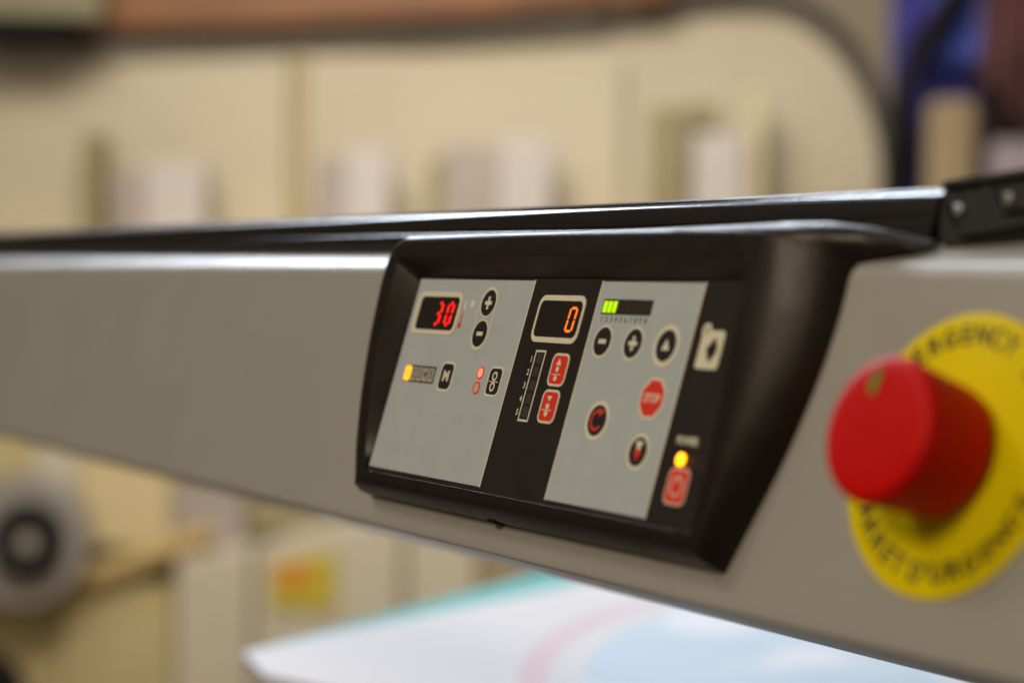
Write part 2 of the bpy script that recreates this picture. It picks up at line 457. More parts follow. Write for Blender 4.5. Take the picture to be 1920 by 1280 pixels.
def seg7(g, cu, cv, w, h, t, on, k, base, shear=0.0, off=None):
    hw, hh = w / 2, h / 2
    def X(u, v): return (cu + u - shear * v, cv + v)
    def hor(v): return [X(-hw + t * .55, v), X(-hw + t, v - t / 2), X(hw - t, v - t / 2), X(hw - t * .55, v), X(hw - t, v + t / 2), X(-hw + t, v + t / 2)]
    def ver(u, v0, v1): return [X(u, v0 + t * .12), X(u + t / 2, v0 + t * .55), X(u + t / 2, v1 - t * .55), X(u, v1 - t * .12), X(u - t / 2, v1 - t * .55), X(u - t / 2, v0 + t * .55)]
    segs = dict(a=hor(-hh), g=hor(0), d=hor(hh), b=ver(hw, -hh, 0), c=ver(hw, 0, hh), f=ver(-hw, -hh, 0), e=ver(-hw, 0, hh))
    for s_, p in segs.items():
        if s_ in on: g.poly(p, base, base + .10, k)
        elif off: g.poly(p, base, base + .05, off)
# temperature display
def d1(g):
    g.ring(rrect(3.2, 5.7, 43.6, 24.8, 4.2), rrect(6.0 + .6, 7.9, 41.4, 22.9, 2.4), G, G + .30, 'white')
    g.poly(rrect(6.6, 7.9, 41.4, 22.9, 2.4), G, G + .10, 'smoke')
    seg7(g, 25.1, 15.5, 4.1, 9.4, 1.65, 'abgcd', 'led_red', G + .10, shear=.09)
    seg7(g, 34.7, 15.5, 4.3, 9.4, 1.65, 'abcdef', 'led_red', G + .10, shear=.09)
piece('temperature_display', d1, 'small display reading 30 in red digits')
def thermo(g):
    g.poly(pill(46.6, 10.0, 14.2, .75), G, G + .08, 'white')
    g.poly(pill(46.2, 13.6, 19.2, .42), G + .08, G + .14, 'red')
    g.poly(circle(46.0, 20.2, 1.35, 20), G, G + .12, 'red')
piece('thermometer_mark', thermo)
piece('indicator_window', lambda g: g.poly(circle(52.8, 10.5, 1.75, 24), G, G + .1, 'white'))
def pl(g):
    g.ring(pill(65.8, 10.0, 23.4, 7.0), pill(65.8, 10.0, 23.4, 6.35), G, G + .08, 'white')
piece('button_outline', pl)
def minus(g, cu, cv, n): g.poly(rect(cu - 2.5, cv - .85, cu + 2.5, cv + .85), n, n + .07, 'white')
def plus(g, cu, cv, n):
    a, b = .8, 2.8
    g.poly([(cu - a, cv - b), (cu + a, cv - b), (cu + a, cv - a), (cu + b, cv - a), (cu + b, cv + a), (cu + a, cv + a), (cu + a, cv + b), (cu - a, cv + b), (cu - a, cv + a), (cu - b, cv + a), (cu - b, cv - a), (cu - a, cv - a)], n, n + .07, 'white')
def rbtn(cu, cv, r, ring, glyph, name, label, n0=G):
    def fn(g):
        if ring: g.ring(circle(cu, cv, ring, 40), circle(cu, cv, r - .05, 40), n0, n0 + .10, 'white')
        g.poly(circle(cu, cv, r, 40), n0, n0 + .16, 'black')
        glyph(g, cu, cv, n0 + .16)
    return piece(name, fn, label)
rbtn(66.0, 10.0, 5.65, 6.3, plus, 'plus_button', 'black plus button above the minus button in one outline')
rbtn(65.6, 23.4, 5.65, 6.3, minus, 'minus_button', 'black minus button below the plus button in one outline')
rbtn(159.5, 23.5, 5.6, 6.5, minus, 'minus_button', 'black minus button under the lime bar display')
rbtn(180.2, 23.6, 5.6, 6.6, plus, 'plus_button', 'black plus button under the bar display')
def tri_up(g, cu, cv, n): g.poly([(cu, cv - 2.6), (cu + 2.5, cv + 1.7), (cu - 2.5, cv + 1.7)], n, n + .07, 'white')
rbtn(201.5, 23.7, 5.95, 7.9, tri_up, 'arrow_button', 'black round button with white up arrow')
def looparrow(g, cu, cv, n):
    o, i_ = [], []
    for k in range(25):
        a = math.radians(-62 - 262 * k / 24)
        o.append((cu - .3 + 4.1 * math.cos(a), cv + 4.1 * math.sin(a))); i_.append((cu - .3 + 2.95 * math.cos(a), cv + 2.95 * math.sin(a)))
    for k in range(24): g.poly([o[k], o[k + 1], i_[k + 1], i_[k]], n, n + .07, 'orange')
    g.poly([(cu + 4.0, cv - 3.6), (cu - .2, cv - 5.0), (cu + .6, cv - 1.4)], n, n + .075, 'orange')
rbtn(170.1, 53.6, 5.95, 7.6, looparrow, 'loop_arrow_button', 'black round button with red curved arrow')
def reverse(g, cu, cv, n):
    g.poly([(cu - 2.3, cv - 3.9), (cu + 2.3, cv - 3.9), (cu + .9, cv - .7), (cu - .9, cv - .7)], n, n + .07, 'white')
    g.poly([(cu - 2.3, cv + .0), (cu - .9, cv - .6), (cu + .9, cv - .6), (cu + 2.3, cv + .0), (cu, cv + 3.6)], n, n + .07, 'red')
rbtn(201.4, 63.0, 5.4, 6.8, reverse, 'pedal_button', 'black round button with white and red mark')
# memory counter 1 to 5
def mem(g):
    g.poly(rect(9.4, 39.1, 36.8, 46.6), G, G + .08, 'black')
    for k in range(5):
        u0 = 10.1 + k * 5.25
        if k == 0:
            g.poly(rrect(u0 - .2, 39.5, u0 + 4.7, 46.2, 1.3), G + .08, G + .5, 'led_amber', dome=.2)
            g.text('1', u0 + 2.2, 42.8, 4.2, G + .62, 'orange', .0)
        else:
            g.poly(rect(u0 + .35, 39.9, u0 + 4.75, 45.9), G + .08, G + .14, 'cell')
            g.text(str(k + 1), u0 + 2.6, 42.9, 5.6, G + .14, 'black', .05)
piece('memory_counter', mem, 'row of five numbered windows with the first lit amber')
def mb(g):
    g.ring(rrect(40.9, 36.2, 53.1, 49.3, 3.3), rrect(42.05, 37.3, 51.95, 48.2, 2.4), G, G + .10, 'white')
    g.poly(rrect(42.0, 37.25, 52.0, 48.25, 2.4), G, G + .16, 'black')
    g.text('M', 47.0, 42.8, 6.4, G + .16, 'white', .2, sx=1.12)
piece('memory_button', mb, 'black square button with white letter M')
def ro(g):
    for v, k in ((39.85, 'led_pink'), (46.3, 'pink')):
        g.ring(circle(75.05, v, 2.65, 30), circle(75.05, v, 2.05, 30), G, G + .2, 'red')
        g.poly(circle(75.05, v, 2.1, 30), G, G + .16, k)
    g.poly(rect(71.9, 42.5, 78.2, 43.7), G, G + .06, 'pink')
piece('roller_indicator', ro, 'pair of red rings with the upper one lit')
def rb(g):
    g.ring(rrect(82.1, 36.5, 93.6, 49.3, 3.0), rrect(83.1, 37.5, 92.6, 48.3, 2.2), G, G + .10, 'white')
    g.poly(rrect(83.05, 37.45, 92.65, 48.35, 2.2), G, G + .16, 'black')
    for v in (40.75, 45.2): g.ring(circle(87.6, v, 2.0, 24), circle(87.6, v, 1.15, 24), G + .16, G + .23, 'white')
    g.poly(rect(83.9, 42.85, 91.3, 43.2), G + .16, G + .24, 'white')
piece('roller_button', rb, 'black square button with two white rings and a line')
# speed display
def d2(g):
    g.ring(rrect(106.7, 5.9, 141.2, 25.3, 4.2), rrect(108.0, 8.1, 139.6, 23.1, 2.8), B_, B_ + .25, 'white')
    g.poly(rrect(108.0, 8.1, 139.6, 23.1, 2.8), B_, B_ + .06, 'smoke')
    seg7(g, 133.4, 15.6, 4.6, 9.3, .95, 'abcdef', 'led_orange', B_ + .06, shear=.075)
    g.poly([(128.6, 10.9), (128.85, 10.9), (128.2, 13.6), (127.95, 13.6)], B_ + .06, B_ + .1, 'faint')
piece('speed_display', d2, 'wide display reading 0 in orange')
# gap scale
def sc(g):
    g.ring(rect(113.8, 28.5, 121.6, 57.6), rect(114.5, 29.3, 120.9, 56.8), B_, B_ + .08, 'white')
    for k in range(5):
        v = 31.9 + 5.43 * k; g.poly(rect(115.8, v - 2.1, 119.7, v + 2.1), B_, B_ + .05, 'seg_off')
        g.text(str(k + 1), 111.9, v + .5, 3.5, B_, 'white', .05, sx=.95)
piece('gap_scale', sc, 'white framed scale numbered 1 to 5')
def red_btn(v0, v1, glyph, label):
    def fn(g):
        g.ring(rrect(127.8, v0, 140.2, v1, 3.0), rrect(128.75, v0 + .95, 139.25, v1 - .95, 2.2), B_, B_ + .10, 'white')
        g.poly(rrect(128.7, v0 + .9, 139.3, v1 - .9, 2.2), B_, B_ + .16, 'red')
        glyph(g)
    piece('roller_lift_button', fn, label)
n_ = B_ + .16
def gu(g):
    g.poly([(133.25, 31.3), (135.1, 34.0), (131.4, 34.0)], n_, n_ + .07, 'white')
    g.poly(circle(133.2, 35.6, 1.15, 20), n_, n_ + .07, 'white')
    g.poly(rect(130.0, 37.55, 136.4, 37.9), n_, n_ + .08, 'white')
    g.poly(circle(133.3, 39.25, 1.15, 20), n_, n_ + .07, 'white')
def gd(g):
    g.poly([(133.4, 48.6), (135.2, 46.4), (131.6, 46.4)], n_, n_ + .07, 'white')
    g.poly(circle(133.3, 50.5, 1.2, 20), n_, n_ + .07, 'white')
    g.poly(rect(130.0, 51.85, 136.6, 52.2), n_, n_ + .08, 'white')
    g.poly(circle(133.4, 53.4, 1.2, 20), n_, n_ + .07, 'white')
red_btn(29.2, 42.4, gu, 'red button with up arrow above two dots and a line')
red_btn(43.8, 57.2, gd, 'red button with down arrow above two dots and a line')
# bar display
def bars(g):
    g.poly(rect(153.2, 6.9, 186.4, 12.9), G, G + .08, 'black')
    for k in range(10):
        u0 = 153.9 + 3.2 * k
        g.poly(rect(u0, 7.7, u0 + 2.55, 12.2), G + .08, G + .13, 'led_green' if k < 3 else 'seg_dim')
        g.text(str(k + 1), 154.9 + 3.25 * k, 14.9, 2.9, G, 'black', .06, sx=.62 if k == 9 else .9)
piece('bar_display', bars, 'ten bar display with three lime bars lit')
# stop
def stop(g):
    def oc(r): return [(201.4 + r * math.cos(math.radians(22.5 + 45 * i)), 43.3 + r * math.sin(math.radians(22.5 + 45 * i))) for i in range(8)]
    g.ring(oc(8.3), oc(7.15), G, G + .10, 'white')
    g.poly(oc(7.2), G, G + .16, 'red')
    g.text('STOP', 201.4, 43.4, 4.6, G + .16, 'white', .12, sx=.86)
piece('stop_button', stop, 'red octagonal button reading STOP')
# right strip
def card(g):
    g.poly(rrect(221.6, 17.2, 234.9, 31.2, 1.6, 7), B_, B_ + .10, 'white')
    g.poly([(230.0, 19.6), (232.4, 23.6), (231.6, 26.2), (229.0, 28.8), (227.4, 26.4), (226.0, 23.9)], B_, B_ + .16, 'label_black')
    g.poly(circle(223.6, 17.3, 2.7, 20), B_ + .0, B_ + .12, 'white')
    g.ring(circle(223.6, 17.3, 1.2, 16), circle(223.6, 17.3, .8, 16), B_ + .12, B_ + .15, 'label_black')
piece('card_mark', card, 'cream rectangle with dark diamond at its centre')
piece('power_lettering', lambda g: g.text('POWER', 229.0, 57.0, 3.9, B_, 'white', .12, sx=.92), 'word POWER in cream letters')
piece('power_lamp', lambda g: g.poly(circle(228.5, 63.6, 2.15, 24, 2.3), B_, B_ + .9, 'led_amber2', dome=.7), 'glowing amber lamp')
def pw(g):
    g.ring(rrect(223.4, 66.4, 236.0, 79.7, 2.9), rrect(224.5, 67.5, 234.9, 78.6, 2.0), B_, B_ + .10, 'pink')
    g.poly(rrect(224.45, 67.45, 234.95, 78.65, 2.0), B_, B_ + .16, 'red')
    g.ring(circle(229.7, 73.0, 3.9, 28), circle(229.7, 73.0, 2.8, 28), B_ + .16, B_ + .23, 'pink')
    g.poly(rect(229.25, 69.6, 230.15, 72.4), B_ + .23, B_ + .25, 'pink')
piece('power_button', pw, 'red square button with pale power ring')

# ---- emergency stop
EU, EV = 345.0, 48.9
def lathe(prof, name, mats, parent, cu, cv, n=72, angle=40):
    """prof: list of (r, n) from the axis outward and back"""
    bm = bmesh.new(); rings = []
    for r, h in prof:
        rings.append([bm.verts.new(L(r * math.cos(2 * PI * i / n), r * math.sin(2 * PI * i / n), h)) for i in range(n)] if r > 0 else [bm.verts.new(L(0, 0, h))])
    for k in range(len(rings) - 1):
        a, b = rings[k], rings[k + 1]
        for i in range(n):
            q = (i + 1) % n
            if len(a) == 1 and len(b) == 1: continue
            if len(a) == 1: bm.faces.new((a[0], b[i], b[q]))
            elif len(b) == 1: bm.faces.new((a[i], a[q], b[0]))
            else: bm.faces.new((a[i], a[q], b[q], b[i]))
    bmesh.ops.recalc_face_normals(bm, faces=bm.faces)
    me = bpy.data.meshes.new(name); bm.to_mesh(me); bm.free()
    o = link(name, me, mats, parent, L(cu, cv, 0)); smooth_by_angle(o, angle)
    return o
plate = lathe([(0, -12.0), (43.9, -12.0), (44.1, -11.7), (44.0, -11.2), (43.6, -11.0), (0, -11.0)], 'emergency_stop_plate', [M['yellow']], machine, EU, EV)
plate['label'] = 'round yellow plate lettered EMERGENCY STOP and ARRET D\'URGENCE'
def curved(chars, r, size, top):
    g = Flat()
    for ch, deg in chars:
        a = math.radians(deg)
        uu, vv = (r * math.sin(a), -r * math.cos(a)) if top else (-r * math.sin(a), r * math.cos(a))
        g.text(ch, EU + uu, EV + vv, size, -11.0, 'yellow_ink', .30, rot=a)
    o = g.build('plate_lettering', plate); o.location = Vector(o.location) - Vector(plate.location)
    return o
curved([(c, -59.8 + 10.4 * i) for i, c in enumerate('EMERGENCY STOP') if c != ' '], 37.0, 8.4, True)
curved(list(zip("ARRETD'URGENCE", (54.5, 45.5, 35.5, 26, 16.5, 3, -4, -11.5, -21.5, -31.5, -42, -52, -62, -72))), 36.6, 8.4, False)
head = lathe([(0, -11.0), (15.0, -11.0), (15.0, -9.0), (19.4, -8.6), (20.3, -7.6), (20.6, -6.0), (21.1, 2.0), (21.7, 8.5), (22.0, 12.0), (22.35, 14.2),
              (22.45, 15.6), (22.2, 17.2), (21.5, 18.3), (20.2, 18.9), (17.0, 19.2), (9, 19.35), (0, 19.4)], 'stop_button_head', [M['estop']], machine, EU, EV)
collar = lathe([(0, -11.0), (16.8, -11.0), (16.8, -8.8), (15.2, -8.4), (0, -8.4)], 'button_collar', [M['cap']], machine, EU, EV)
def gm(g):
    g.poly([(341.0, 30.6), (342.6, 32.4), (341.6, 38.2), (339.3, 39.6), (338.0, 36.0)], 19.1, 19.5, 'green')
g = Flat(); gm(g); o = g.build('release_mark', head); o.location = Vector(o.location) - Vector(head.location)

# ================================================================== THE PLACE BEHIND
def box(bm, x0, x1, y0, y1, z0, z1, i=0):
    vs = [bm.verts.new((x, y, z)) for x in (x0, x1) for y in (y0, y1) for z in (z0, z1)]
    for q in ((0, 1, 3, 2), (4, 6, 7, 5), (0, 4, 5, 1), (2, 3, 7, 6), (0, 2, 6, 4), (1, 5, 7, 3)):
        f = bm.faces.new([vs[k] for k in q]); f.material_index = i
def bmobj(name, bm, mats, parent=None, bevel=0.0, smooth=False):
    bmesh.ops.recalc_face_normals(bm, faces=bm.faces)
    me = bpy.data.meshes.new(name); bm.to_mesh(me); bm.free()
    o = link(name, me, mats, parent)
    if bevel:
        b = o.modifiers.new('bevel', 'BEVEL'); b.width = bevel; b.segments = 3; b.limit_method = 'ANGLE'
    if smooth: smooth_by_angle(o, 40)
    return o
def boxobj(name, x0, x1, y0, y1, z0, z1, m, parent=None, bevel=0.006):
    bm = bmesh.new(); box(bm, x0, x1, y0, y1, z0, z1); return bmobj(name, bm, [m], parent, bevel)

# background frame: x along the picture, y away from the camera, z up; origin on the camera axis
DB = 4.2
fh = Vector((fw.x, fw.y, 0)).normalized(); rh = Vector((fh.y, -fh.x, 0))
BGM = Matrix(((rh.x, fh.x, 0, CAM.x + fh.x * DB), (rh.y, fh.y, 0, CAM.y + fh.y * DB), (0, 0, 1, 0), (0, 0, 0, 1)))
def root(name, label, cat, group=None):
    e = bpy.data.objects.new(name, None); C.objects.link(e); e.matrix_world = BGM
    tag(e, label, cat, group); return e
def px(x, y, d=0.0):
    """metres in the background frame for a place seen at x, y on the layout sketch, d behind the frame"""
    k = (DB + d) / 3793.0
    return (x - 960) * k, (533 - y) * k - 0.0016

mc = mat('cream_enamel', (0.54, 0.475, 0.355), 0.6, noise=0.05, nscale=5)
mcy = mat('yellowed_enamel', (0.52, 0.42, 0.21), 0.6, noise=0.08, nscale=5)
mwood = mat('brown_wood', (0.19, 0.068, 0.014), 0.5, noise=0.3, nscale=6)
mgr = mat('shelf_shade_grey', (0.30, 0.27, 0.235), 0.6, noise=0.1, nscale=5)  # shade under the shelf, put in as a grey colour
mdk = mat('dark_rubber', (0.012, 0.010, 0.009), 0.75, spec=0.15)
mpaper = mat('pale_paper', (0.54, 0.485, 0.45), 0.7, noise=0.05, nscale=8)
mpaper2 = mat('mauve_carton', (0.38, 0.32, 0.28), 0.7, noise=0.08, nscale=8)
molive = mat('olive_plastic', (0.28, 0.23, 0.12), 0.6, noise=0.1, nscale=8)
mfloor = mat('concrete_floor', (0.16, 0.125, 0.085), 0.75, noise=0.2, nscale=3)
mwall = mat('cream_wall_paint', (0.50, 0.43, 0.33), 0.85, noise=0.06, nscale=2)
mblue = mat('blue_cloth', (0.045, 0.04, 0.24), 0.85, noise=0.9, nscale=13)
mblue2 = mat('bright_blue_cloth', (0.08, 0.12, 0.46), 0.85, noise=0.5, nscale=8)
mmaroon = mat('maroon_cloth', (0.10, 0.036, 0.035), 0.9, noise=0.9, nscale=9)
mtan = mat('tan_cardboard', (0.34, 0.25, 0.14), 0.8, noise=0.1, nscale=6)
mgreen = mat('sage_plastic', (0.22, 0.20, 0.12), 0.6)
mlg = mat('grey_enamel', (0.30, 0.27, 0.235), 0.5)

# floor and wall of the room
bm = bmesh.new(); box(bm, -11, 6, -5, 11, -1.10, -1.0); o = bmobj('floor', bm, [mfloor]); tag(o, kind='structure')
bm = bmesh.new(); box(bm, -6, 6, 1.6, 1.7, -1.0, 2.2); o = bmobj('wall', bm, [mwall]); o.matrix_world = BGM; tag(o, kind='structure')

# large cream machine behind, rounded at its upper right corner
big = root('cream_machine', 'large blurred cream machine with rounded corner behind the grey beam', 'machine')
def rounded_panel(name, x0, x1, z0, z1, r, y0, y1, m, parent, nseg=14):
    pts = [(x0, z0), (x1, z0)]
    for i in range(nseg + 1):
        a = PI / 2 * i / nseg; pts.append((x1 - r + r * math.cos(a), z1 - r + r * math.sin(a)))
    pts.append((x0, z1))
    bm = bmesh.new()
    a = [bm.verts.new((x, y0, z)) for x, z in pts]; b = [bm.verts.new((x, y1, z)) for x, z in pts]
    for j in range(len(pts)):
        q = (j + 1) % len(pts); bm.faces.new((a[j], a[q], b[q], b[j]))
    bm.faces.new(a); bm.faces.new(b[::-1])
    return bmobj(name, bm, [m], parent, bevel=0.01)
X0, Z1 = px(-260, 60, .3); X1, _ = px(1652, 60, .3); _, Ztop = px(0, 0, .3)
rounded_panel('body', X0, X1, -1.0, px(0, 12, .3)[1], .36, .30, 1.0, mc, big)
# upper doors with a vertical seam between them
for xa, xb in ((-240, 536), (566, 1160)):
    a, zt = px(xa, 108, .27); b, zb = px(xb, 440, .27)
    boxobj('door_panel', a, b, .27, .299, zb - .06, zt, mc, big)
def quad_box(name, pts, d, dep, m, parent, bev=.006):
    P_ = [px(x, y, d) for x, y in pts]; bm = bmesh.new()
    a = [bm.verts.new((x, d, z)) for x, z in P_]; b = [bm.verts.new((x, d + dep, z)) for x, z in P_]
    for j in range(len(P_)):
        q = (j + 1) % len(P_); bm.faces.new((a[j], a[q], b[q], b[j]))
    bm.faces.new(a); bm.faces.new(b[::-1])
    return bmobj(name, bm, [m], parent, bev)
quad_box('shelf_shade_strip', [(-240, 60), (1120, -20), (1120, 55), (560, 100), (-240, 150)], .245, .05, mgr, big)  # strip standing in for the shadow below the shelf board
quad_box('seam_strip', [(544, 92), (562, 92), (562, 460), (544, 460)], .262, .05, mcy, big, .003)
# wooden shelf board above
sh = root('wooden_shelf', 'brown wooden shelf board along the top edge of the picture', 'shelf')
quad_box('shelf_board', [(120, -260), (1250, -260), (1250, -8), (860, 30), (420, 62), (120, 70)], .17, .07, mwood, sh)
# dark tray on the shelf end
dt = root('tray', 'dark tray with sage plastic lid at the top left corner', 'tray')
a, z0_ = px(-60, 80, .1); b, z1_ = px(134, 52, .1)
boxobj('tray_base', a, b, .05, .26, z0_, z1_ - .004, mdk, dt)
a2, z2_ = px(-60, 36, .1); boxobj('lid', a2, px(190, 0, .1)[0], .06, .25, z1_ - .003, z2_ + .10, mgreen, dt)
# black cable arching round the corner of the cream machine
def tube(name, pts, r, m, parent=None, nseg=10, sm=80):
    P = [Vector(p) for p in spline(pts, sm)]
    bm = bmesh.new(); rings = []
    for i, p in enumerate(P):
        t = (P[min(i + 1, len(P) - 1)] - P[max(i - 1, 0)]).normalized()
        s_ = t.cross(Vector((0, 1, 0)));
        if s_.length < 1e-4: s_ = t.cross(Vector((0, 0, 1)))
        s_.normalize(); w = t.cross(s_)
        rings.append([bm.verts.new(p + s_ * r * math.cos(2 * PI * k / nseg) + w * r * math.sin(2 * PI * k / nseg)) for k in range(nseg)])
    for i in range(len(P) - 1):
        for k in range(nseg):
            q = (k + 1) % nseg; f = bm.faces.new((rings[i][k], rings[i][q], rings[i + 1][q], rings[i + 1][k])); f.smooth = True
    bm.faces.new(rings[0]); bm.faces.new(rings[-1][::-1])
    return bmobj(name, bm, [m], parent)
pc = lambda x, y, d: (px(x, y, d)[0], d, px(x, y, d)[1])
cb = tube('cable', [pc(1180, 6, .27), pc(1300, -4, .27), pc(1420, -6, .27), pc(1500, 14, .27), pc(1570, 70, .27), pc(1618, 150, .27), pc(1650, 240, .27), pc(1662, 340, .27), pc(1664, 470, .27), pc(1664, 800, .27)], .021, mat('grey_cable_rubber', (0.055, 0.048, 0.042), 0.6))
cb.matrix_world = BGM; tag(cb, 'thick black cable arching around the rounded corner of the cream machine', 'cable')

# small cartons and rolls standing in front of the cream doors
def carton(name, x0, x1, y0, y1, d, m, label, cat, bevel=.008, dep=.09):
    a, zt = px(x0, y0, d); b, zb = px(x1, y1, d)
    bm = bmesh.new(); box(bm, a, b, d, d + dep, zb, zt)
    o = bmobj(name, bm, [m], None, bevel); o.matrix_world = BGM; tag(o, label, cat); return o
# ledge carrying them
a, zt = px(-200, 452, .05); b, _ = px(1640, 0, .05)
lg = boxobj('ledge', a, b, .04, .268, zt - .05, zt, mcy, big)
carton('carton', 212, 262, 330, 452, .08, mpaper2, 'narrow mauve carton left of the wide white carton', 'carton')
carton('carton', 262, 382, 312, 452, .10, mpaper, 'wide white carton at the left above the rail', 'carton')
carton('box', 148, 186, 262, 452, .14, molive, 'slim olive box standing furthest left on the ledge', 'box')
carton('carton', 584, 640, 300, 452, .08, mpaper2, 'dull mauve carton right of the door seam', 'carton')
carton('carton', 640, 728, 284, 452, .08, mpaper, 'white carton right of the door seam', 'carton')
carton('carton', 826, 930, 276, 452, .10, mpaper2, 'mauve grey carton beside the tallest white carton', 'carton')
carton('carton', 930, 1030, 258, 452, .09, mpaper, 'tallest white carton in the middle of the ledge', 'carton')
carton('box', 800, 828, 300, 452, .16, molive, 'slim olive box left of the mauve grey carton', 'box')
carton('box', 1218, 1282, 196, 452, .12, molive, 'tall olive box right of the middle on the ledge', 'box')
carton('box', 1290, 1336, 188, 236, .16, molive, 'small olive box high up beside the tall olive box', 'box')
carton('carton', 1296, 1392, 244, 452, .09, mpaper, 'white carton right of the tall olive box', 'carton')
carton('carton', 1392, 1428, 160, 452, .12, mat('ivory_carton', (0.60, 0.53, 0.34), .7), 'tall narrow ivory carton at the right end of the ledge', 'carton')

# lower part of the cream machine: yellow panels, roller end, drawers with a warning label
def lower(name, x0, x1, y0, y1, d, m, dep=.05):
    a, zt = px(x0, y0, d); b, zb = px(x1, y1, d)
    return boxobj(name, a, b, d, d + dep, zb, zt, m, big)
lower('side_panel', -200, 120, 470, 1420, .06, mcy, .2)
lower('side_panel', 64, 150, 470, 935, .03, mc, .04)
lower('side_panel', 150, 322, 470, 1040, .05, mat('golden_enamel', (.62, .50, .27), .6), .2)
lower('side_panel', 120, 330, 1110, 1420, .04, mcy, .2)
lower('column', 322, 460, 470, 1042, .08, mpaper2, .15)
lower('inner_panel', 460, 620, 470, 1010, .12, mat('dull_olive_enamel', (.30, .24, .13), .6), .12)
lower('recess', 560, 860, 470, 985, .16, mat('dark_olive_enamel', (.17, .13, .085), .6), .1)
# brown diagonal band
tb = tube('belt', [pc(-60, 1150, .03), pc(60, 1125, .03), pc(200, 1090, .03), pc(330, 1040, .045), pc(400, 1010, .06)], .030, mat('brown_belt', (.42, .29, .11), .6), None)
tb.matrix_world = BGM; tag(tb, 'ochre brown belt running diagonally at the lower left', 'belt')
# roller end with black ring and pale hub
re_ = root('roller_end', 'grey round roller end with black ring and pale centre at the lower left', 'roller')
def disc(name, x, y, d, r, dep, m, parent, r_in=0.0):
    cx, cz = px(x, y, d); bm = bmesh.new(); n = 40
    def ringv(rr, yy): return [bm.verts.new((cx + rr * math.cos(2 * PI * i / n), yy, cz + rr * math.sin(2 * PI * i / n))) for i in range(n)]
    if r_in:
        rs = [ringv(r, d), ringv(r, d + dep), ringv(r_in, d + dep), ringv(r_in, d)]
        for k in range(4):
            for i in range(n):
                q = (i + 1) % n; bm.faces.new((rs[k][i], rs[k][q], rs[(k + 1) % 4][q], rs[(k + 1) % 4][i]))
    else:
        A_, B2 = ringv(r, d), ringv(r, d + dep)
        for i in range(n):
            q = (i + 1) % n; bm.faces.new((A_[i], A_[q], B2[q], B2[i]))
        bm.faces.new(A_); bm.faces.new(B2[::-1])
    return bmobj(name, bm, [m], parent, smooth=True)
disc('roller', 40, 1030, -.06, .135, .09, mlg, re_)
disc('ring', 52, 1028, -.10, .074, .03, mdk, re_, .026)
disc('hub', 54, 1028, -.085, .025, .02, mat('pale_hub', (.42, .40, .33), .5), re_)
# black wheel at the very corner
bw = root('wheel', 'black wheel at the bottom left corner', 'wheel')
disc('tyre', -40, 1330, -.2, .09, .05, mdk, bw)

# cream drawers receding to the right, slightly turned
dr = root('drawer_unit', 'cream drawer unit with a yellow and orange warning label', 'drawers')
def skew_box(name, x0, y0a, y0b, x1, y1, d, dep, m, parent):
    """box whose top edge rises from y0a at x0 to y0b at x1"""
    A0 = px(x0, y0a, d); B0 = px(x1, y0b, d); zb = px(0, y1, d)[1]
    bm = bmesh.new()
    f = [(A0[0], A0[1]), (B0[0], B0[1]), (B0[0], zb), (A0[0], zb)]
    a = [bm.verts.new((x, d, z)) for x, z in f]; b = [bm.verts.new((x, d + dep, z)) for x, z in f]
    for j in range(4):
        q = (j + 1) % 4; bm.faces.new((a[j], a[q], b[q], b[j]))
    bm.faces.new(a); bm.faces.new(b[::-1])
    return bmobj(name, bm, [m], parent, .006)
skew_box('drawer', 335, 1065, 1035, 476, 1500, -.02, .3, mc, dr)
skew_box('drawer', 484, 1040, 960, 760, 1500, -.02, .3, mc, dr)
skew_box('drawer', 768, 958, 925, 900, 1500, -.01, .3, mc, dr)
skew_box('drawer', 900, 925, 870, 1010, 1500, .01, .25, mtan, dr)
wl = skew_box('warning_label', 512, 1062, 1040, 636, 1150, -.028, .006, mat('yellow_label', (.52, .40, .03), .6), dr)
skew_box('label_print', 520, 1075, 1066, 590, 1104, -.0315, .003, mat('orange_label_print', (.62, .22, .03), .6), dr)
bx = root('cardboard_box', 'brown cardboard box behind the printed board', 'box')
skew_box('box_body', 985, 1000, 985, 1260, 1300, .10, .4, mat('brown_cardboard', (.24, .155, .095), .8), bx)
skew_box('box_lid', 975, 975, 955, 1270, 1012, .09, .42, mat('pale_cardboard', (.42, .30, .20), .8), bx)

# blue and maroon clothes at the upper right, hanging in front of the wall
def cloth(name, x0, x1, ytop, ybot, d, m, label, folds=7, lean=0.0, cat='garment'):
    bm = bmesh.new(); nx, nz = 48, 24; g0 = []
    for side in (0, 1):
        grid = []
        for j in range(nz + 1):
            t = j / nz; row = []
            for i in range(nx + 1):
                s_ = i / nx
                xx = lerp(x0, x1, s_) + lean * t; yy = lerp(ytop, ybot, t)
                X_, Z_ = px(xx, yy, d)
                dy = .018 * math.sin(s_ * folds * 2 * PI + 1.3 * math.sin(3 * t)) * (0.4 + t) + .012 * math.sin(7 * s_ + 5 * t)
                row.append(bm.verts.new((X_, d + dy + side * .02, Z_)))
            grid.append(row)
        g0.append(grid)
        for j in range(nz):
            for i in range(nx):
                f = bm.faces.new((grid[j][i], grid[j][i + 1], grid[j + 1][i + 1], grid[j + 1][i])); f.smooth = True
    a, b = g0
    for i in range(nx):
        bm.faces.new((a[0][i], a[0][i + 1], b[0][i + 1], b[0][i])); bm.faces.new((a[nz][i], a[nz][i + 1], b[nz][i + 1], b[nz][i]))
    for j in range(nz):
        bm.faces.new((a[j][0], a[j + 1][0], b[j + 1][0], b[j][0])); bm.faces.new((a[j][nx], a[j + 1][nx], b[j + 1][nx], b[j][nx]))
    o = bmobj(name, bm, [m]); o.matrix_world = BGM; tag(o, label, cat); return o
cloth('cloth', 1664, 1990, -220, 700, .34, mblue, 'dark blue cloth hanging at the upper right')
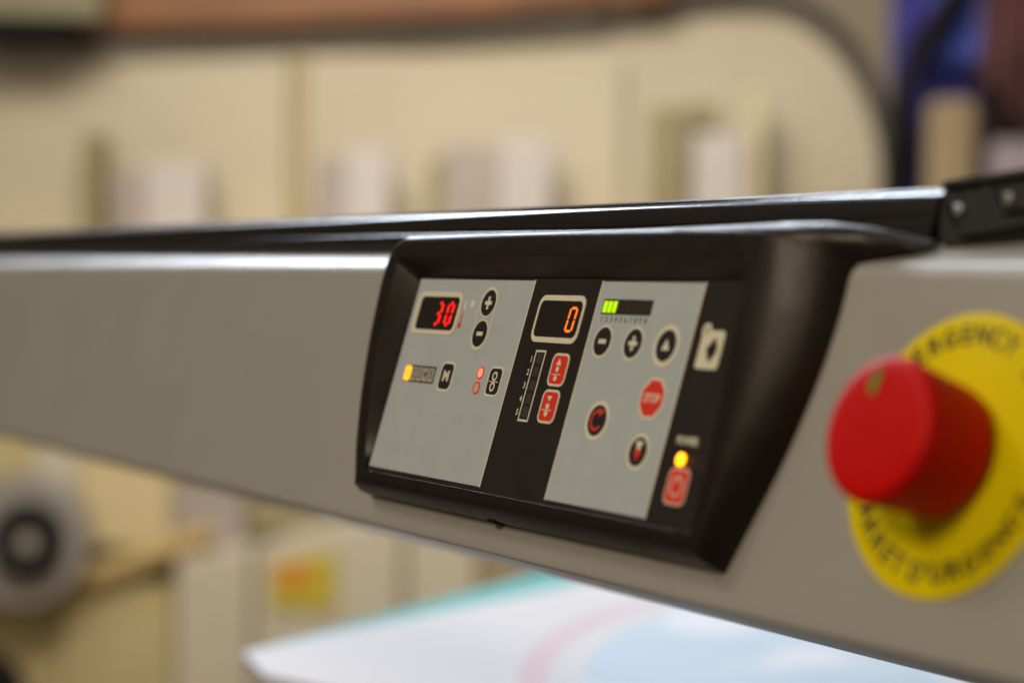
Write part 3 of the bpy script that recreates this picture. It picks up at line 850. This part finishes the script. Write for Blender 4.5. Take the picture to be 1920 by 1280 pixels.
cloth('cloth', 1770, 1860, -200, 110, .26, mblue2, 'bright blue cloth fold at the top edge right of the black strap', 3, -40)
cloth('cloth', 1838, 2060, -200, 300, .20, mmaroon, 'maroon cloth hanging at the top right corner', 5, -10)
st = tube('strap', [pc(1800, -90, .22), pc(1765, 0, .22), pc(1715, 80, .22), pc(1688, 160, .22), pc(1672, 300, .22), pc(1668, 500, .22)], .026, mdk)
st.matrix_world = BGM; tag(st, 'black strap running down across the dark blue cloth', 'strap')
st = tube('strap', [pc(1830, 150, .14), pc(1850, 190, .14), pc(1890, 235, .14), pc(1960, 280, .14)], .024, mdk)
st.matrix_world = BGM; tag(st, 'short black strap below the maroon cloth', 'strap')
carton('post', 1738, 1826, 172, 1000, .10, mtan, 'tan upright post in front of the dark blue cloth', 'post', .02, .08)
carton('carton', 1862, 1990, 250, 1000, .02, mat('lilac_carton', (.36, .30, .33), .7), 'lilac carton at the right edge above the rail bracket', 'carton')

# ---- printed board on the out-feed table
BZ = -0.300
KX = Vector((-0.655, 0.193))
BE = Vector((-0.5362, 0.8441)); BE.normalize(); BG_ = Vector((BE.y, -BE.x))
def bmat_print():
    m = bpy.data.materials.new('printed_board'); m.use_nodes = True; nt = m.node_tree
    b = nt.nodes['Principled BSDF']; b.inputs['Roughness'].default_value = 0.45
    tc = nt.nodes.new('ShaderNodeTexCoord'); sp = nt.nodes.new('ShaderNodeSeparateXYZ')
    nt.links.new(tc.outputs['Object'], sp.inputs[0])
    def math_(op, a, b_=None, c=None):
        n = nt.nodes.new('ShaderNodeMath'); n.operation = op
        for i, v in enumerate((a, b_, c)):
            if v is None: continue
            if isinstance(v, (int, float)): n.inputs[i].default_value = v
            else: nt.links.new(v, n.inputs[i])
        return n.outputs[0]
    a, bb = sp.outputs[0], sp.outputs[1]       # a along the edge, bb across
    # distance from the pink curve  b = 0.245 - 0.62 a + 0.75 a^2
    cur = math_('ADD', math_('MULTIPLY', math_('MULTIPLY', a, a), 0.80), math_('SUBTRACT', 0.252, math_('MULTIPLY', a, 0.52)))
    dist = math_('SUBTRACT', bb, cur)
    def mixc(fac, c1, c2):
        n = nt.nodes.new('ShaderNodeMix'); n.data_type = 'RGBA'
        nt.links.new(fac, n.inputs[0])
        for i, v in ((6, c1), (7, c2)):
            if isinstance(v, tuple): n.inputs[i].default_value = (*v, 1)
            else: nt.links.new(v, n.inputs[i])
        return n.outputs[2]
    white = (.80, .77, .77)
    c = mixc(math_('LESS_THAN', math_('SUBTRACT', bb, math_('MULTIPLY', a, 0.14)), -0.002), white, (.10, .50, .47))
    c = mixc(math_('LESS_THAN', math_('ABSOLUTE', dist), 0.012), c, (.80, .60, .64))
    no = nt.nodes.new('ShaderNodeTexNoise'); no.inputs['Scale'].default_value = 6.0; no.inputs['Detail'].default_value = 2
    nt.links.new(tc.outputs['Object'], no.inputs['Vector'])
    cl = nt.nodes.new('ShaderNodeMapRange'); cl.inputs[1].default_value = .52; cl.inputs[2].default_value = .60
    nt.links.new(no.outputs['Fac'], cl.inputs[0])
    sky = mixc(cl.outputs[0], (.60, .74, .84), (.86, .87, .92))
    c = mixc(math_('GREATER_THAN', dist, 0.040), c, sky)
    nt.links.new(c, b.inputs['Base Color'])
    return m
bm = bmesh.new()
pts = [(0, 0), (-.067, .066), (-.10, .20), (-.14, .42), (-.20, 1.05), (1.5, 1.05), (1.5, 0)]
lo = [bm.verts.new((x, y, -.010)) for x, y in pts]; hi = [bm.verts.new((x, y, 0)) for x, y in pts]
for j_ in range(len(pts)):
    q = (j_ + 1) % len(pts); bm.faces.new((lo[j_], lo[q], hi[q], hi[j_]))
bm.faces.new(lo); bm.faces.new(hi[::-1])
bd = bmobj('printed_board', bm, [bmat_print()], None, .001)
bd.matrix_world = Matrix(((BE.x, BG_.x, 0, KX.x), (BE.y, BG_.y, 0, KX.y), (0, 0, -1, BZ), (0, 0, 0, 1)))
tag(bd, 'white printed board with turquoise edge, pink curve and pale blue sky lying below the beam', 'board')
tab = bpy.data.objects.new('feed_table', None); C.objects.link(tab)
tab.matrix_world = Matrix(((BE.x, BG_.x, 0, KX.x), (BE.y, BG_.y, 0, KX.y), (0, 0, 1, 0), (0, 0, 0, 1)))
tag(tab, 'dark feed table under the printed board', 'table')
boxobj('tabletop', 0.02, 1.45, 0.12, 1.0, BZ - .05, BZ - .012, mdk, tab, .004)
for a_, b_ in ((-.07, -.06), (1.35, .14), (.04, .95), (1.35, .95)):
    boxobj('leg', a_, a_ + .05, b_, b_ + .05, -1.0, BZ - .051, mdk, tab, .004)
